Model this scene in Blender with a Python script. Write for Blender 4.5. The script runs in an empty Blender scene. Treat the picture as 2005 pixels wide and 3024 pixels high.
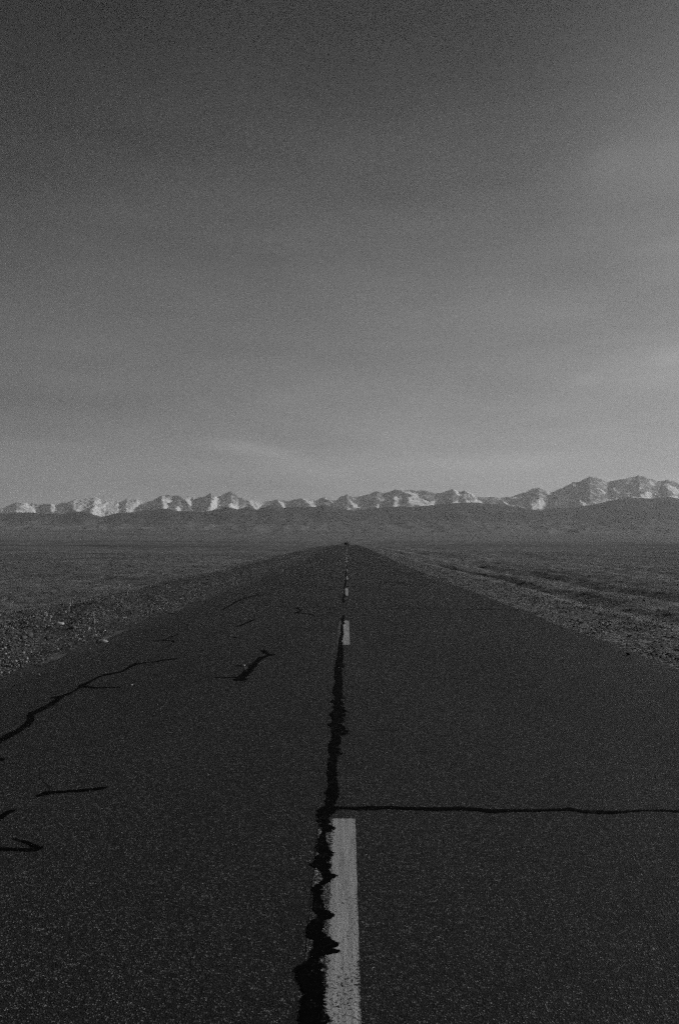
import bpy, bmesh, math, random
import numpy as np
from mathutils import Vector, Matrix, Euler

random.seed(7)
sc = bpy.context.scene
col = sc.collection
R = math.radians

# ------------------------------------------------------------------ camera
CAM_H = 1.2
F = 2352.0                       # focal length in pixels of the 2005 x 3024 photograph (28 mm on 36 mm)
VPX, HZ = 1024.0, 1604.0         # where the road's direction and the level horizon fall
cam_d = bpy.data.cameras.new('camera')
cam = bpy.data.objects.new('camera', cam_d); col.objects.link(cam)
cam_d.sensor_fit = 'VERTICAL'; cam_d.sensor_height = 36.0; cam_d.lens = 28.0
cam_d.clip_start = 0.05; cam_d.clip_end = 60000
PITCH = math.atan((HZ - 1512.0) / F); YAW = math.atan((VPX - 1002.5) / F)
cam.location = (0, 0, CAM_H)
cam.rotation_euler = (R(90) + PITCH, 0, YAW)
sc.camera = cam

# ------------------------------------------------------------------ sun and sky (black-and-white, red-filtered daylight)
SUN_EL, SUN_AZ = R(23), R(74)    # azimuth from +Y (the way the road runs) towards +X (right)
sd = bpy.data.lights.new('sun', 'SUN'); sd.energy = 2.6; sd.angle = R(0.5); sd.color = (1, 1, 1)
sun = bpy.data.objects.new('sun', sd); col.objects.link(sun)
sdir = Vector((math.sin(SUN_AZ) * math.cos(SUN_EL), math.cos(SUN_AZ) * math.cos(SUN_EL), math.sin(SUN_EL)))
sun.rotation_euler = sdir.to_track_quat('Z', 'Y').to_euler()

W = bpy.data.worlds.new('World'); sc.world = W; W.use_nodes = True
nt = W.node_tree; nt.nodes.clear()
class NT:
    """small helper to write node trees"""
    def __init__(s, tree): s.t = tree
    def n(s, kind, **kw):
        nd = s.t.nodes.new(kind)
        ins = kw.pop('ins', {})
        for k, v in kw.items(): setattr(nd, k, v)
        for k, v in ins.items():
            if hasattr(v, 'is_output'): s.t.links.new(v, nd.inputs[k])
            else: nd.inputs[k].default_value = v
        return nd
    def m(s, op, a, b=0.0, c=0.0, clamp=False):
        return s.n('ShaderNodeMath', operation=op, use_clamp=clamp, ins={0: a, 1: b, 2: c}).outputs[0]
    def ramp(s, v, a, b, lo=0.0, hi=1.0, smooth=True):
        return s.n('ShaderNodeMapRange', interpolation_type='SMOOTHSTEP' if smooth else 'LINEAR',
                   ins={0: v, 1: a, 2: b, 3: lo, 4: hi}).outputs[0]
    def noise(s, vec, scale, detail=4, rough=0.5, dist=0.0):
        return s.n('ShaderNodeTexNoise', ins={'Vector': vec, 'Scale': scale, 'Detail': detail, 'Roughness': rough, 'Distortion': dist}).outputs[0]
    def mapv(s, vec, scale=(1, 1, 1), loc=(0, 0, 0), rot=(0, 0, 0)):
        return s.n('ShaderNodeMapping', ins={'Vector': vec, 'Scale': scale, 'Location': loc, 'Rotation': rot}).outputs[0]
    def link(s, a, b): s.t.links.new(a, b)

w = NT(nt)
sky = w.n('ShaderNodeTexSky', sky_type='NISHITA', sun_disc=False, sun_elevation=SUN_EL, sun_rotation=SUN_AZ,
          altitude=3000, air_density=1.0, dust_density=1.6, ozone_density=1.0)
sep = w.n('ShaderNodeSeparateColor', ins={0: sky.outputs[0]})
base = w.m('ADD', w.m('MULTIPLY', sep.outputs[0], 0.85), w.m('MULTIPLY', sep.outputs[1], 0.15))   # red filter
tc = w.n('ShaderNodeTexCoord')
sx = w.n('ShaderNodeSeparateXYZ', ins={0: tc.outputs['Generated']})
dx, dy, dz = sx.outputs
az = w.m('ARCTAN2', dx, dy)                       # bearing, right positive
el = w.m('ARCSINE', dz)                           # elevation
# polarised dark part of the sky away from the sun, thin veil of cloud towards it
SKYP = dict(left=0.80)
veil = w.ramp(az, -0.75, 0.75, 0.0, 1.0, False)
pol = w.m('MULTIPLY_ADD', veil, 0.75, 0.48)
aev = w.n('ShaderNodeCombineXYZ', ins={0: az, 1: el, 2: 0.0}).outputs[0]
def blob(ca, ce, ra, re, amp, rot=0.0):
    v = w.n('ShaderNodeVectorMath', operation='SUBTRACT', ins={0: aev, 1: (ca, ce, 0)}).outputs[0]
    v = w.mapv(v, rot=(0, 0, rot))
    v = w.mapv(v, scale=(1 / ra, 1 / re, 1))
    ln = w.n('ShaderNodeVectorMath', operation='LENGTH', ins={0: v}).outputs['Value']
    return w.m('MULTIPLY', w.ramp(ln, 0.0, 1.0, 1.0, 0.0), amp)
n1 = w.noise(w.mapv(aev, scale=(1.2, 4.5, 1), rot=(0, 0, R(2))), 2.2, 6, 0.56, 0.3)
n2 = w.noise(w.mapv(aev, scale=(2.0, 14.0, 1), rot=(0, 0, R(-3))), 3.0, 5, 0.5, 0.3)
cl = w.m('ADD', w.m('MULTIPLY', w.m('SUBTRACT', n1, 0.5), 0.75), w.m('MULTIPLY', w.m('SUBTRACT', n2, 0.5), 0.25))
blobs = [blob(0.325, 0.435, 0.045, 0.03, 0.16, R(-15)), blob(0.29, 0.195, 0.03, 0.012, 0.12), blob(0.385, 0.213, 0.035, 0.014, 0.14), blob(-0.05, 0.095, 0.6, 0.028, 0.15), blob(0.0, 0.46, 0.07, 0.05, 0.10, R(-35)), blob(0.33, 0.42, 0.12, 0.05, 0.16), blob(0.37, 0.20, 0.14, 0.04, 0.10, R(-4)), blob(-0.130, 0.119, 0.085, 0.014, 0.25, R(4)), blob(-0.085, 0.107, 0.12, 0.018, 0.20, R(14)), blob(0.46, 0.52, 0.30, 0.26, 0.75), blob(0.42,0.07,0.3,0.10,-0.10),
         blob(-0.36, 0.115, 0.11, 0.014, 0.16), blob(-0.42, 0.17, 0.24, 0.03, -0.16), blob(-0.40, 0.60, 0.34, 0.26, -0.42),
         blob(-0.42, 0.40, 0.12, 0.2, -0.18), blob(0.12, 0.10, 0.2, 0.02, 0.06)]
tot = cl
for b in blobs: tot = w.m('ADD', tot, b)
high = w.ramp(el, 0.26, 0.66, 1.20, 0.30)
high = w.m('MULTIPLY', high, w.ramp(el, 0.03, 0.20, 0.76, 1.0))        # deep sky overhead, where the polarised band lies
fac = w.m('MAXIMUM', w.m('MULTIPLY', w.m('MULTIPLY', w.m('ADD', tot, 1.0), pol), high), 0.02)
lum = w.m('MULTIPLY', base, fac)
bg = w.n('ShaderNodeBackground', ins={'Color': w.n('ShaderNodeCombineColor', ins={0: lum, 1: lum, 2: lum}).outputs[0], 'Strength': 0.085})
wo = w.n('ShaderNodeOutputWorld', ins={0: bg.outputs[0]})

# ------------------------------------------------------------------ film
vs = sc.view_settings
sc.display_settings.display_device = 'sRGB'
vs.view_transform = 'Standard'; vs.look = 'None'; vs.exposure = 0.0; vs.gamma = 1.0; vs.use_curve_mapping = False
cy = sc.cycles
cy.use_adaptive_sampling = True; cy.adaptive_threshold = 0.08; cy.adaptive_min_samples = 12
cy.max_bounces = 5; cy.diffuse_bounces = 2; cy.glossy_bounces = 2; cy.volume_bounces = 1; cy.transmission_bounces = 4
cy.use_denoising = False

# ------------------------------------------------------------------ helpers
def tag(o, label=None, cat=None, group=None, kind=None):
    if label: o['label'] = label
    if cat: o['category'] = cat
    if group: o['group'] = group
    if kind: o['kind'] = kind
    return o
def link_mesh(name, V, Fc, mat, parent=None, smooth=False):
    me = bpy.data.meshes.new(name)
    V = np.asarray(V, dtype=np.float32)
    Fc = np.asarray(Fc, dtype=np.int32) if not isinstance(Fc, list) else Fc
    if isinstance(Fc, np.ndarray):
        n, k = Fc.shape
        me.vertices.add(len(V)); me.vertices.foreach_set('co', V.ravel())
        me.loops.add(n * k); me.loops.foreach_set('vertex_index', Fc.ravel())
        me.polygons.add(n); me.polygons.foreach_set('loop_start', np.arange(0, n * k, k, dtype=np.int32))
        me.update(calc_edges=True)
    else:
        me.from_pydata([tuple(map(float, v)) for v in V], [], Fc)
    me.validate()
    if smooth: me.polygons.foreach_set('use_smooth', np.ones(len(me.polygons), dtype=bool))
    me.materials.append(mat)
    o = bpy.data.objects.new(name, me); col.objects.link(o)
    if parent: o.parent = parent
    return o
def grid_faces(nr, nc):
    i = np.arange(nr - 1)[:, None] * nc + np.arange(nc - 1)[None, :]
    i = i.ravel()
    return np.stack([i, i + 1, i + nc + 1, i + nc], 1)
def _h(ix, iy, seed):
    n = (ix.astype(np.int64) * 374761393 + iy.astype(np.int64) * 668265263 + seed * 982451653) & 0xffffffff
    n = ((n ^ (n >> 13)) * 1274126177) & 0xffffffff
    return ((n ^ (n >> 16)) & 0xffffff) / float(0xffffff)
def vnoise(x, y, seed=0):
    x = np.asarray(x, float); y = np.asarray(y, float)
    x, y = np.broadcast_arrays(x, y)
    ix = np.floor(x); iy = np.floor(y); fx = x - ix; fy = y - iy
    fx = fx * fx * fx * (fx * (fx * 6 - 15) + 10); fy = fy * fy * fy * (fy * (fy * 6 - 15) + 10)
    ix = ix.astype(np.int64); iy = iy.astype(np.int64)
    a = _h(ix, iy, seed); b = _h(ix + 1, iy, seed); c = _h(ix, iy + 1, seed); d = _h(ix + 1, iy + 1, seed)
    return (a * (1 - fx) + b * fx) * (1 - fy) + (c * (1 - fx) + d * fx) * fy
def fbm(x, y, oct=4, seed=0, gain=0.5, ridged=False):
    s = 0; a = 1; tot = 0
    c, sn = math.cos(0.6), math.sin(0.6)
    for k in range(oct):
        n = vnoise(x, y, seed + k * 17)
        if ridged: n = 1 - abs(2 * n - 1)
        s = s + a * n; tot += a; a *= gain
        x, y = (c * x - sn * y) * 2.03 + 3.1, (sn * x + c * y) * 2.03 + 1.7
    return s / tot
def sm(a, b, x):
    t = np.clip((x - a) / (b - a), 0, 1); return t * t * (3 - 2 * t)

# camera rays -> points on the road plane
ROT = cam.rotation_euler.to_matrix()
def ground_pt(px, py):
    d = ROT @ Vector(((px - 1002.5) / F, -(py - 1512.0) / F, -1.0))
    t = -CAM_H / d.z
    return d.x * t, d.y * t

# ------------------------------------------------------------------ materials
def material(name):
    m = bpy.data.materials.new(name); m.use_nodes = True
    t = m.node_tree; t.nodes.clear()
    N = NT(t)
    out = N.n('ShaderNodeOutputMaterial')
    p = N.n('ShaderNodeBsdfPrincipled')
    t.links.new(p.outputs[0], out.inputs[0])
    return m, N, p
def grey(N, v): return N.n('ShaderNodeCombineColor', ins={0: v, 1: v, 2: v}).outputs[0]
def plain(name, v, rough=0.7, spec=0.3, metal=0.0, var=0.25, scale=8):
    m, N, p = material(name)
    pos = N.n('ShaderNodeTexCoord').outputs['Object']
    f = N.ramp(N.noise(pos, scale, 3), 0.3, 0.7, v * (1 - var), v * (1 + var), False)
    N.link(grey(N, f), p.inputs['Base Color'])
    p.inputs['Roughness'].default_value = rough; p.inputs['Specular IOR Level'].default_value = spec
    p.inputs['Metallic'].default_value = metal
    return m
def asphalt_value(N, pos):
    """aggregate showing through worn binder; returns (albedo, height)"""
    vo = N.n('ShaderNodeTexVoronoi', ins={'Vector': pos, 'Scale': 165.0, 'Randomness': 1.0})
    rnd = N.n('ShaderNodeSeparateColor', ins={0: vo.outputs['Color']}).outputs[0]
    stone = N.ramp(vo.outputs['Distance'], 0.22, 0.55, 1.0, 0.0)
    pick = N.m('POWER', rnd, 3.4)
    v2 = N.n('ShaderNodeTexVoronoi', ins={'Vector': pos, 'Scale': 82.0, 'Randomness': 1.0})
    r2 = N.m('POWER', N.n('ShaderNodeSeparateColor', ins={0: v2.outputs['Color']}).outputs[1], 7.0)
    s2 = N.m('MULTIPLY', N.ramp(v2.outputs['Distance'], 0.15, 0.45, 1.0, 0.0), r2)
    big = N.noise(N.mapv(pos, scale=(0.8, 0.22, 1)), 0.9, 4, 0.55)
    mid = N.noise(pos, 6.0, 4, 0.6)
    fine = N.noise(pos, 160.0, 2, 0.6)
    clot = N.noise(pos, 38.0, 3, 0.75)
    k = N.m('ADD', N.ramp(big, 0.3, 0.7, 0.76, 1.2, False), N.m('MULTIPLY', N.m('SUBTRACT', mid, 0.5), 0.7))
    k = N.m('MULTIPLY', k, N.ramp(clot, 0.3, 0.7, 0.25, 2.0, False))
    val = N.m('ADD', N.m('MULTIPLY', N.m('MULTIPLY', stone, pick), 0.30), N.m('MULTIPLY', s2, 0.17))
    val = N.m('ADD', val, N.m('MULTIPLY', fine, 0.024))
    val = N.m('MULTIPLY', val, k)
    hgt = N.m('ADD', N.m('MULTIPLY', stone, N.m('MULTIPLY_ADD', rnd, 0.7, 0.3)), N.m('MULTIPLY', fine, 0.5))
    return val, hgt

def mat_asphalt():
    m, N, p = material('asphalt')
    pos = N.n('ShaderNodeTexCoord').outputs['Object']
    v, h = asphalt_value(N, pos)
    xyz = N.n('ShaderNodeSeparateXYZ', ins={0: pos})
    ax = N.m('ABSOLUTE', N.m('SUBTRACT', xyz.outputs[0], 0.03))
    wob = N.m('MULTIPLY', N.m('SUBTRACT', N.noise(pos, 1.7, 5, 0.6), 0.5), 0.9)
    dust = N.m('MULTIPLY', N.ramp(N.m('ADD', ax, wob), 2.65, 3.3, 0.0, 0.55), N.ramp(xyz.outputs[0], -1.0, 1.0, 1.0, 0.15))          # dust blown in along the edges
    dn = N.ramp(N.noise(pos, 22.0, 3, 0.6), 0.3, 0.7, 0.05, 0.12)
    v = N.m('ADD', N.m('MULTIPLY', v, N.m('SUBTRACT', 1.0, dust)), N.m('MULTIPLY', dn, dust))
    # right lane a little newer and darker just right of the joint
    N.link(grey(N, v), p.inputs['Base Color'])
    p.inputs['Roughness'].default_value = 0.8; p.inputs['Specular IOR Level'].default_value = 0.25
    b = N.n('ShaderNodeBump', ins={'Height': h, 'Strength': 1.0, 'Distance': 0.007})
    N.link(b.outputs[0], p.inputs['Normal'])
    return m
def mat_paint(name, worn=0.0, alb=0.45):
    m, N, p = material(name)
    pos = N.n('ShaderNodeTexCoord').outputs['Object']
    va, h = asphalt_value(N, pos)
    xyz = N.n('ShaderNodeSeparateXYZ', ins={0: pos})
    n = N.noise(pos, 105.0, 4, 0.7)
    n_mid = N.noise(N.mapv(pos, scale=(1, .5, 1)), 7.0, 3, 0.6)
    left = N.ramp(N.m('ADD', xyz.outputs[0], N.m('MULTIPLY', N.m('SUBTRACT', n_mid, 0.5), 0.05)), -0.070, -0.044, 0.19, 0.0)
    if worn: left = N.m('MULTIPLY', left, 0.0)
    near = N.m('ADD', N.ramp(xyz.outputs[1], 2.0, 3.0, 0.05, 0.0), N.ramp(xyz.outputs[0], 0.022, 0.036, 0.0, 0.05))
    thr = N.m('ADD', N.m('ADD', left, near), 0.37 + worn)
    thr = N.m('ADD', thr, N.m('MULTIPLY', N.m('SUBTRACT', n_mid, 0.5), 0.26))
    keep = N.ramp(N.m('SUBTRACT', n, thr), -0.02, 0.04, 0.0, 1.0)
    streak = N.noise(N.mapv(pos, scale=(60, 1.5, 1)), 1.0, 3, 0.6)
    fine = N.noise(pos, 190.0, 2, 0.7)
    pv = N.m('MULTIPLY', N.ramp(streak, 0.3, 0.7, alb * 0.62, alb * 1.25, False), N.ramp(fine, 0.3, 0.7, 0.7, 1.2, False))
    v = N.m('ADD', N.m('MULTIPLY', pv, keep), N.m('MULTIPLY', va, N.m('SUBTRACT', 1.0, keep)))
    N.link(grey(N, v), p.inputs['Base Color'])
    p.inputs['Roughness'].default_value = 0.7; p.inputs['Specular IOR Level'].default_value = 0.3
    b = N.n('ShaderNodeBump', ins={'Height': h, 'Strength': 0.4, 'Distance': 0.004})
    N.link(b.outputs[0], p.inputs['Normal'])
    return m
def mat_tar():
    m, N, p = material('crack_filler')
    pos = N.n('ShaderNodeTexCoord').outputs['Object']
    n = N.noise(pos, 30.0, 4, 0.6)
    va, h = asphalt_value(N, pos)
    thin = N.ramp(N.m('ADD', N.noise(pos, 14.0, 4, 0.7), N.m('MULTIPLY', N.noise(pos, 120.0, 2, 0.6), 0.5)), 0.82, 0.96, 0.0, 0.7)
    v = N.m('ADD', N.m('MULTIPLY', N.ramp(n, 0.3, 0.8, 0.0015, 0.004), N.m('SUBTRACT', 1.0, thin)), N.m('MULTIPLY', va, thin))
    N.link(grey(N, v), p.inputs['Base Color'])
    p.inputs['Roughness'].default_value = 0.75; p.inputs['Specular IOR Level'].default_value = 0.03
    return m
def mat_ground():
    m, N, p = material('steppe_soil')
    pos = N.n('ShaderNodeTexCoord').outputs['Object']
    xyz = N.n('ShaderNodeSeparateXYZ', ins={0: pos})
    ax = N.m('ABSOLUTE', xyz.outputs[0]); Y = xyz.outputs[1]
    wob = N.m('MULTIPLY', N.m('SUBTRACT', N.noise(pos, 0.5, 4, 0.6), 0.5), 2.2)
    plainf = N.ramp(N.m('ADD', ax, wob), 4.8, 6.6, 0.0, 1.0)
    g1 = N.n('ShaderNodeTexVoronoi', ins={'Vector': pos, 'Scale': 26.0})
    gr = N.m('POWER', N.n('ShaderNodeSeparateColor', ins={0: g1.outputs['Color']}).outputs[0], 1.6)
    gravel = N.m('MULTIPLY_ADD', gr, N.ramp(xyz.outputs[0], -1, 1, 0.17, 0.30), N.ramp(xyz.outputs[0], -1, 1, 0.03, 0.055))
    a = N.noise(pos, 9.0, 5, 0.7)
    bfl = N.noise(N.mapv(pos, scale=(0.25, 1, 1)), 0.35, 6, 0.65)
    c = N.noise(N.mapv(pos, scale=(0.12, 1, 1)), 0.016, 6, 0.6)
    grass = N.m('MULTIPLY', N.ramp(a, 0.3, 0.7, 0.125, 0.23, False), N.ramp(bfl, 0.32, 0.68, 0.7, 1.25, False))
    grass = N.m('MULTIPLY', grass, N.ramp(c, 0.35, 0.65, 0.72, 1.2, False))
    tuf = N.noise(pos, 2.6, 5, 0.75)
    grass = N.m('MULTIPLY', grass, N.ramp(tuf, 0.35, 0.65, 0.5, 1.45, False))
    streak = N.noise(N.mapv(pos, scale=(0.05, 1, 1)), 0.02, 5, 0.7)
    grass = N.m('MULTIPLY', grass, N.ramp(streak, 0.52, 0.62, 1.08, 0.62))
    far = N.ramp(Y, 2500, 7000, 0.0, 1.0)
    fan = N.ramp(N.noise(N.mapv(pos, scale=(0.3, 1, 1)), 0.002, 6, 0.6), 0.38, 0.62, 0.07, 0.145, False)
    # trodden pale strips that run along the road on its right side
    xs_ = N.m('ADD', xyz.outputs[0], N.m('MULTIPLY', N.m('SUBTRACT', N.noise(N.mapv(pos, scale=(1, .25, 1)), 0.8, 3, 0.6), 0.5), 0.5))
    def band(c, hw, amp): return N.m('MULTIPLY', N.ramp(N.m('ABSOLUTE', N.m('SUBTRACT', xs_, c)), 0.0, hw, 1.0, 0.0), amp)
    strips = N.m('ADD', N.m('ADD', band(4.85, .35, .10), band(6.9, .5, .07)), N.m('ADD', band(11.5, .7, .06), band(13.4, .6, .06)))
    strips = N.m('SUBTRACT', strips, N.m('ADD', band(9.3, .6, .05), band(17.5, 1.0, .05)))
    strips = N.m('MULTIPLY', strips, N.ramp(a, 0.3, 0.7, 0.4, 1.5, False))
    grass = N.m('MAXIMUM', N.m('ADD', grass, strips), 0.05)
    gravel = N.m('ADD', gravel, N.m('MAXIMUM', band(4.8, .3, .08), 0.0))
    v = N.m('ADD', N.m('MULTIPLY', gravel, N.m('SUBTRACT', 1.0, plainf)), N.m('MULTIPLY', grass, plainf))
    v = N.m('ADD', N.m('MULTIPLY', v, N.m('SUBTRACT', 1.0, far)), N.m('MULTIPLY', fan, far))
    N.link(grey(N, v), p.inputs['Base Color'])
    p.inputs['Roughness'].default_value = 0.95; p.inputs['Specular IOR Level'].default_value = 0.1
    nearf = N.ramp(Y, 30, 250, 1.0, 0.0)
    h = N.m('ADD', N.m('ADD', N.m('MULTIPLY', g1.outputs['Distance'], -0.025), N.m('MULTIPLY', a, 0.07)), N.m('MULTIPLY', tuf, 0.12))
    b = N.n('ShaderNodeBump', ins={'Height': h, 'Strength': N.m('MULTIPLY', nearf, 0.9), 'Distance': 1.0})
    N.link(b.outputs[0], p.inputs['Normal'])
    return m
def mat_rock(name, lo, hi):
    m, N, p = material(name)
    geo = N.n('ShaderNodeNewGeometry')
    pos = N.n('ShaderNodeTexCoord').outputs['Object']
    isl = N.m('POWER', geo.outputs['Random Per Island'], 2.6)
    v = N.m('MULTIPLY', N.m('MULTIPLY_ADD', isl, hi - lo, lo), N.ramp(N.noise(pos, 45.0, 3, 0.6), 0.3, 0.7, 0.75, 1.25, False))
    N.link(grey(N, v), p.inputs['Base Color'])
    p.inputs['Roughness'].default_value = 0.9; p.inputs['Specular IOR Level'].default_value = 0.15
    return m
def mat_hill(name, lo, hi, snow=False):
    m, N, p = material(name)
    geo = N.n('ShaderNodeNewGeometry')
    pos = N.n('ShaderNodeTexCoord').outputs['Object']
    n = N.noise(N.mapv(pos, scale=(1, .4, 1)), 0.004, 8, 0.62)
    v = N.ramp(n, 0.35, 0.65, lo, hi, False)
    if not snow:
        zf = N.n('ShaderNodeSeparateXYZ', ins={0: pos}).outputs[2]
        zf = N.m('ADD', zf, N.m('MULTIPLY', N.m('SUBTRACT', N.noise(pos, 0.0022, 6, 0.65), 0.5), 420.0))
        v = N.m('MULTIPLY', v, N.ramp(zf, 150, 290, 1.7, 0.62))
    if snow:
        z = N.n('ShaderNodeSeparateXYZ', ins={0: pos}).outputs[2]
        nrm = N.n('ShaderNodeSeparateXYZ', ins={0: geo.outputs['Normal']})
        nn = N.m('MULTIPLY_ADD', N.m('SUBTRACT', N.noise(N.mapv(pos, scale=(1, .3, .4)), 0.022, 5, 0.7), 0.5), 0.8, N.noise(pos, 0.005, 6, 0.65))
        at = N.n('ShaderNodeAttribute', attribute_name='snow').outputs['Fac']
        sc_ = N.m('SUBTRACT', N.m('ADD', at, N.m('MULTIPLY', N.m('SUBTRACT', nn, 0.5), 2.5)), 0.26)
        f = N.ramp(sc_, -0.30, 0.24, 0.06, 1.0)
        v = N.m('ADD', N.m('MULTIPLY', v, N.m('SUBTRACT', 1.0, f)), N.m('MULTIPLY', 0.84, f))
    N.link(grey(N, v), p.inputs['Base Color'])
    p.inputs['Roughness'].default_value = 0.95; p.inputs['Specular IOR Level'].default_value = 0.05
    b = N.n('ShaderNodeBump', ins={'Height': N.noise(pos, 0.01, 6, 0.65), 'Strength': 0.35 if snow else 0.12, 'Distance': 18.0})
    N.link(b.outputs[0], p.inputs['Normal'])
    return m

M_ASPH = mat_asphalt(); M_DASH = mat_paint('lane_paint'); M_EDGE = mat_paint('old_edge_paint', 0.12, 0.2)
M_TAR = mat_tar(); M_GROUND = mat_ground()
M_GRAVEL = mat_rock('gravel_stone', 0.03, 0.48); M_ROCK = plain('shoulder_rock', 0.14, 0.9, 0.15, var=0.4, scale=20)
M_PALE = plain('pale_stone', 0.5, 0.85, 0.2, scale=30); M_CLOD = plain('dark_clod', 0.02, 0.9, 0.1, scale=30)

# ------------------------------------------------------------------ terrain
def road_z(y):
    y = np.asarray(y, float)
    return np.where(y > 1500, np.interp(y, *FARP), np.interp(y, [-60, 45, 55, 65, 87, 120, 152, 200, 260, 350, 508, 620, 800, 1200, 1500],
                     [0, 0, .05, .14, .26, .42, .53, .60, .58, .35, -.2, -.5, -.2, 1.6, 2.8]))
FARP = ([-60, 100, 300, 600, 1000, 1500, 2200, 3000, 4200, 5500, 7000, 8500, 10000, 18000],
        [0, 0, .15, .5, 1.3, 2.8, 6.0, 11, 23, 45, 85, 140, 190, 260])
def far_z(y): return np.interp(y, *FARP)
LP = ([0, 3.1, 3.5, 4.4, 5.1, 5.8, 7.0, 10, 30], [-.03, -.012, -.02, .02, .015, -.10, -.28, -.34, -.3])
RP = ([0, 3.17, 3.9, 4.75, 5.2, 5.65, 6.15, 7.1, 7.8, 8.6, 12, 40], [-.03, -.055, -.06, -.03, -.12, -.23, -.11, -.12, -.24, -.11, -.14, -.1])
def terrain(x, y):
    x, y = np.broadcast_arrays(np.asarray(x, float), np.asarray(y, float))
    wv = (fbm(y / 9.0, x * 0 + 3, 3, 5) - .5) * 1.1 + (fbm(x / 2.2, y / 3.5, 3, 9) - .5) * .7
    k = sm(4.4, 5.4, abs(x))
    xl = np.abs(x) + wv * k
    zl = np.interp(xl, *LP)
    zr0 = np.interp(xl, *RP)
    gate = 0.25 + 1.0 * sm(0.42, 0.60, fbm(y / 14.0, x / 6.0, 3, 23))
    zr = np.where(xl > 4.75, -.08 + (zr0 + .08) * gate, zr0)
    lat = np.where(x < 0, zl, zr)
    corr = np.exp(-(x / np.maximum(25.0, y * 0.03)) ** 2)
    base = road_z(y) * corr + far_z(y) * (1 - corr)
    s = sm(3.2, 4.2, abs(x))
    fine = (fbm(x / .45, y / .45, 4, 31) - .5) * np.where(x > 0, .10, .13) * s * (1 - sm(60, 140, y))
    tus = (fbm(x / 1.6, y / 1.6, 4, 41) - .5) * .13 * sm(4.8, 7.5, abs(x)) * (1 - sm(200, 500, y))
    n = fbm(x / 42.0 + 7, y / 26.0 - x / 60.0, 4, 51)
    terr = (sm(.42, .52, n) * .22 + sm(.55, .62, n) * .18 - .2) * sm(7, 13, abs(x))
    terr = terr + (sm(.46, .50, fbm(x / 15.0 + 9, y / 6.0, 4, 57)) - .5) * .05 * sm(7, 10, abs(x)) * (1 - sm(120, 300, y))
    n2 = fbm(x / 700.0, y / 150.0, 5, 61)
    n3 = fbm(x / 260.0 + 4, y / 60.0, 4, 67)
    und = (sm(.4, .55, n2) - .5) * 2.2 * sm(40, 150, abs(x)) * sm(60, 400, y) * (.4 + .6 * sm(400, 1500, y)) \
        + (sm(.45, .55, n3) - .5) * .7 * sm(20, 60, abs(x)) * sm(60, 250, y)
    fanr = (fbm(x / 500.0, y / 1600.0, 5, 71) - .5) * 40 * sm(4200, 8000, y)
    side = sm(100, 2500, y) * np.clip(-x / np.maximum(y, 1), -.6, .6) * y * 0.004     # plain a touch higher to the left
    return base + lat * (1 - sm(25, 60, abs(x))) + fine + tus + terr + und + fanr + side

def axis_side():
    a = [3.16]; 
    while a[-1] < 12000:
        s = a[-1]
        a.append(s + (0.05 if s < 9 else (s - 9) * 0.035 + 0.06))
    return np.array(a)
def axis_y():
    a = [-40, -20, -8, 0, 3, 5]
    while a[-1] < 11500:
        s = a[-1]; a.append(s + max(0.06, s * 0.0085))
    return np.array(a)
AX = axis_side(); AY = axis_y()
xs = np.concatenate([-AX[::-1], np.linspace(-3.0, 3.05, 7), AX])
X, Y = np.meshgrid(xs, AY)
Z = terrain(X, Y)
ground = link_mesh('ground', np.stack([X, Y, Z], -1).reshape(-1, 3), grid_faces(len(AY), len(xs)), M_GROUND, smooth=True)
tag(ground, kind='structure')

# ------------------------------------------------------------------ road: one sheet with ragged edges; paint and crack filler are its parts
ry = np.concatenate([[-40, -20, -8], np.arange(0, 60, 0.1), 60 * 1.012 ** np.arange(0, 312)])
el_ = -3.10 + (fbm(ry * 1.3, ry * 0, 4, 81) - .5) * .22 + (fbm(ry * 6, ry * 0, 3, 82) - .5) * .08
er_ = 3.17 + (fbm(ry * 1.3, ry * 0, 4, 83) - .5) * .16 + (fbm(ry * 6, ry * 0, 3, 84) - .5) * .07
nc = 15
tt = np.linspace(0, 1, nc)
RX = el_[:, None] * (1 - tt) + er_[:, None] * tt
RY = np.repeat(ry[:, None], nc, 1)
RZ = road_z(RY) + 0.012 * (1 - (2 * tt - 1) ** 8) * 1.0 - 0.012
road = link_mesh('road', np.stack([RX, RY, RZ], -1).reshape(-1, 3), grid_faces(len(ry), nc), M_ASPH, smooth=True)
tag(road, kind='structure')

def strip(name, L, Rr, z, mat, parent):
    """L, Rr: lists of (x, y) for the two edges"""
    n = len(L); V = []
    for (a, b) in zip(L, Rr):
        V.append((a[0], a[1], float(road_z(a[1])) + z)); V.append((b[0], b[1], float(road_z(b[1])) + z))
    Fc = [(2 * i, 2 * i + 1, 2 * i + 3, 2 * i + 2) for i in range(n - 1)]
    return link_mesh(name, V, Fc, mat, parent)

# broken centre line: 3 m dashes, worn where the crack filler runs along them
tops = [3.52, 12.38, 21.2, 29.1, 36.9, 44.6, 52.6, 60.6, 68.6, 76.6, 84.6, 92.6, 100.6, 108.6]
for i, t in enumerate(tops):
    ln = 2.9
    yy = np.linspace(t - ln, t, 60)
    j = (fbm(yy * 14, yy * 0 + i, 3, 90 + i) - .5)
    j2 = (fbm(yy * 14, yy * 0 + i, 3, 190 + i) - .5)
    x0 = -.119 if i < 2 else -.105
    L = [(x0 + a * .012, b) for a, b in zip(j, yy)]
    Rr = [(.036 + a * .003, b) for a, b in zip(j2, yy)]
    strip('lane_dash', L, Rr, 0.0012, M_DASH, road)
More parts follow.
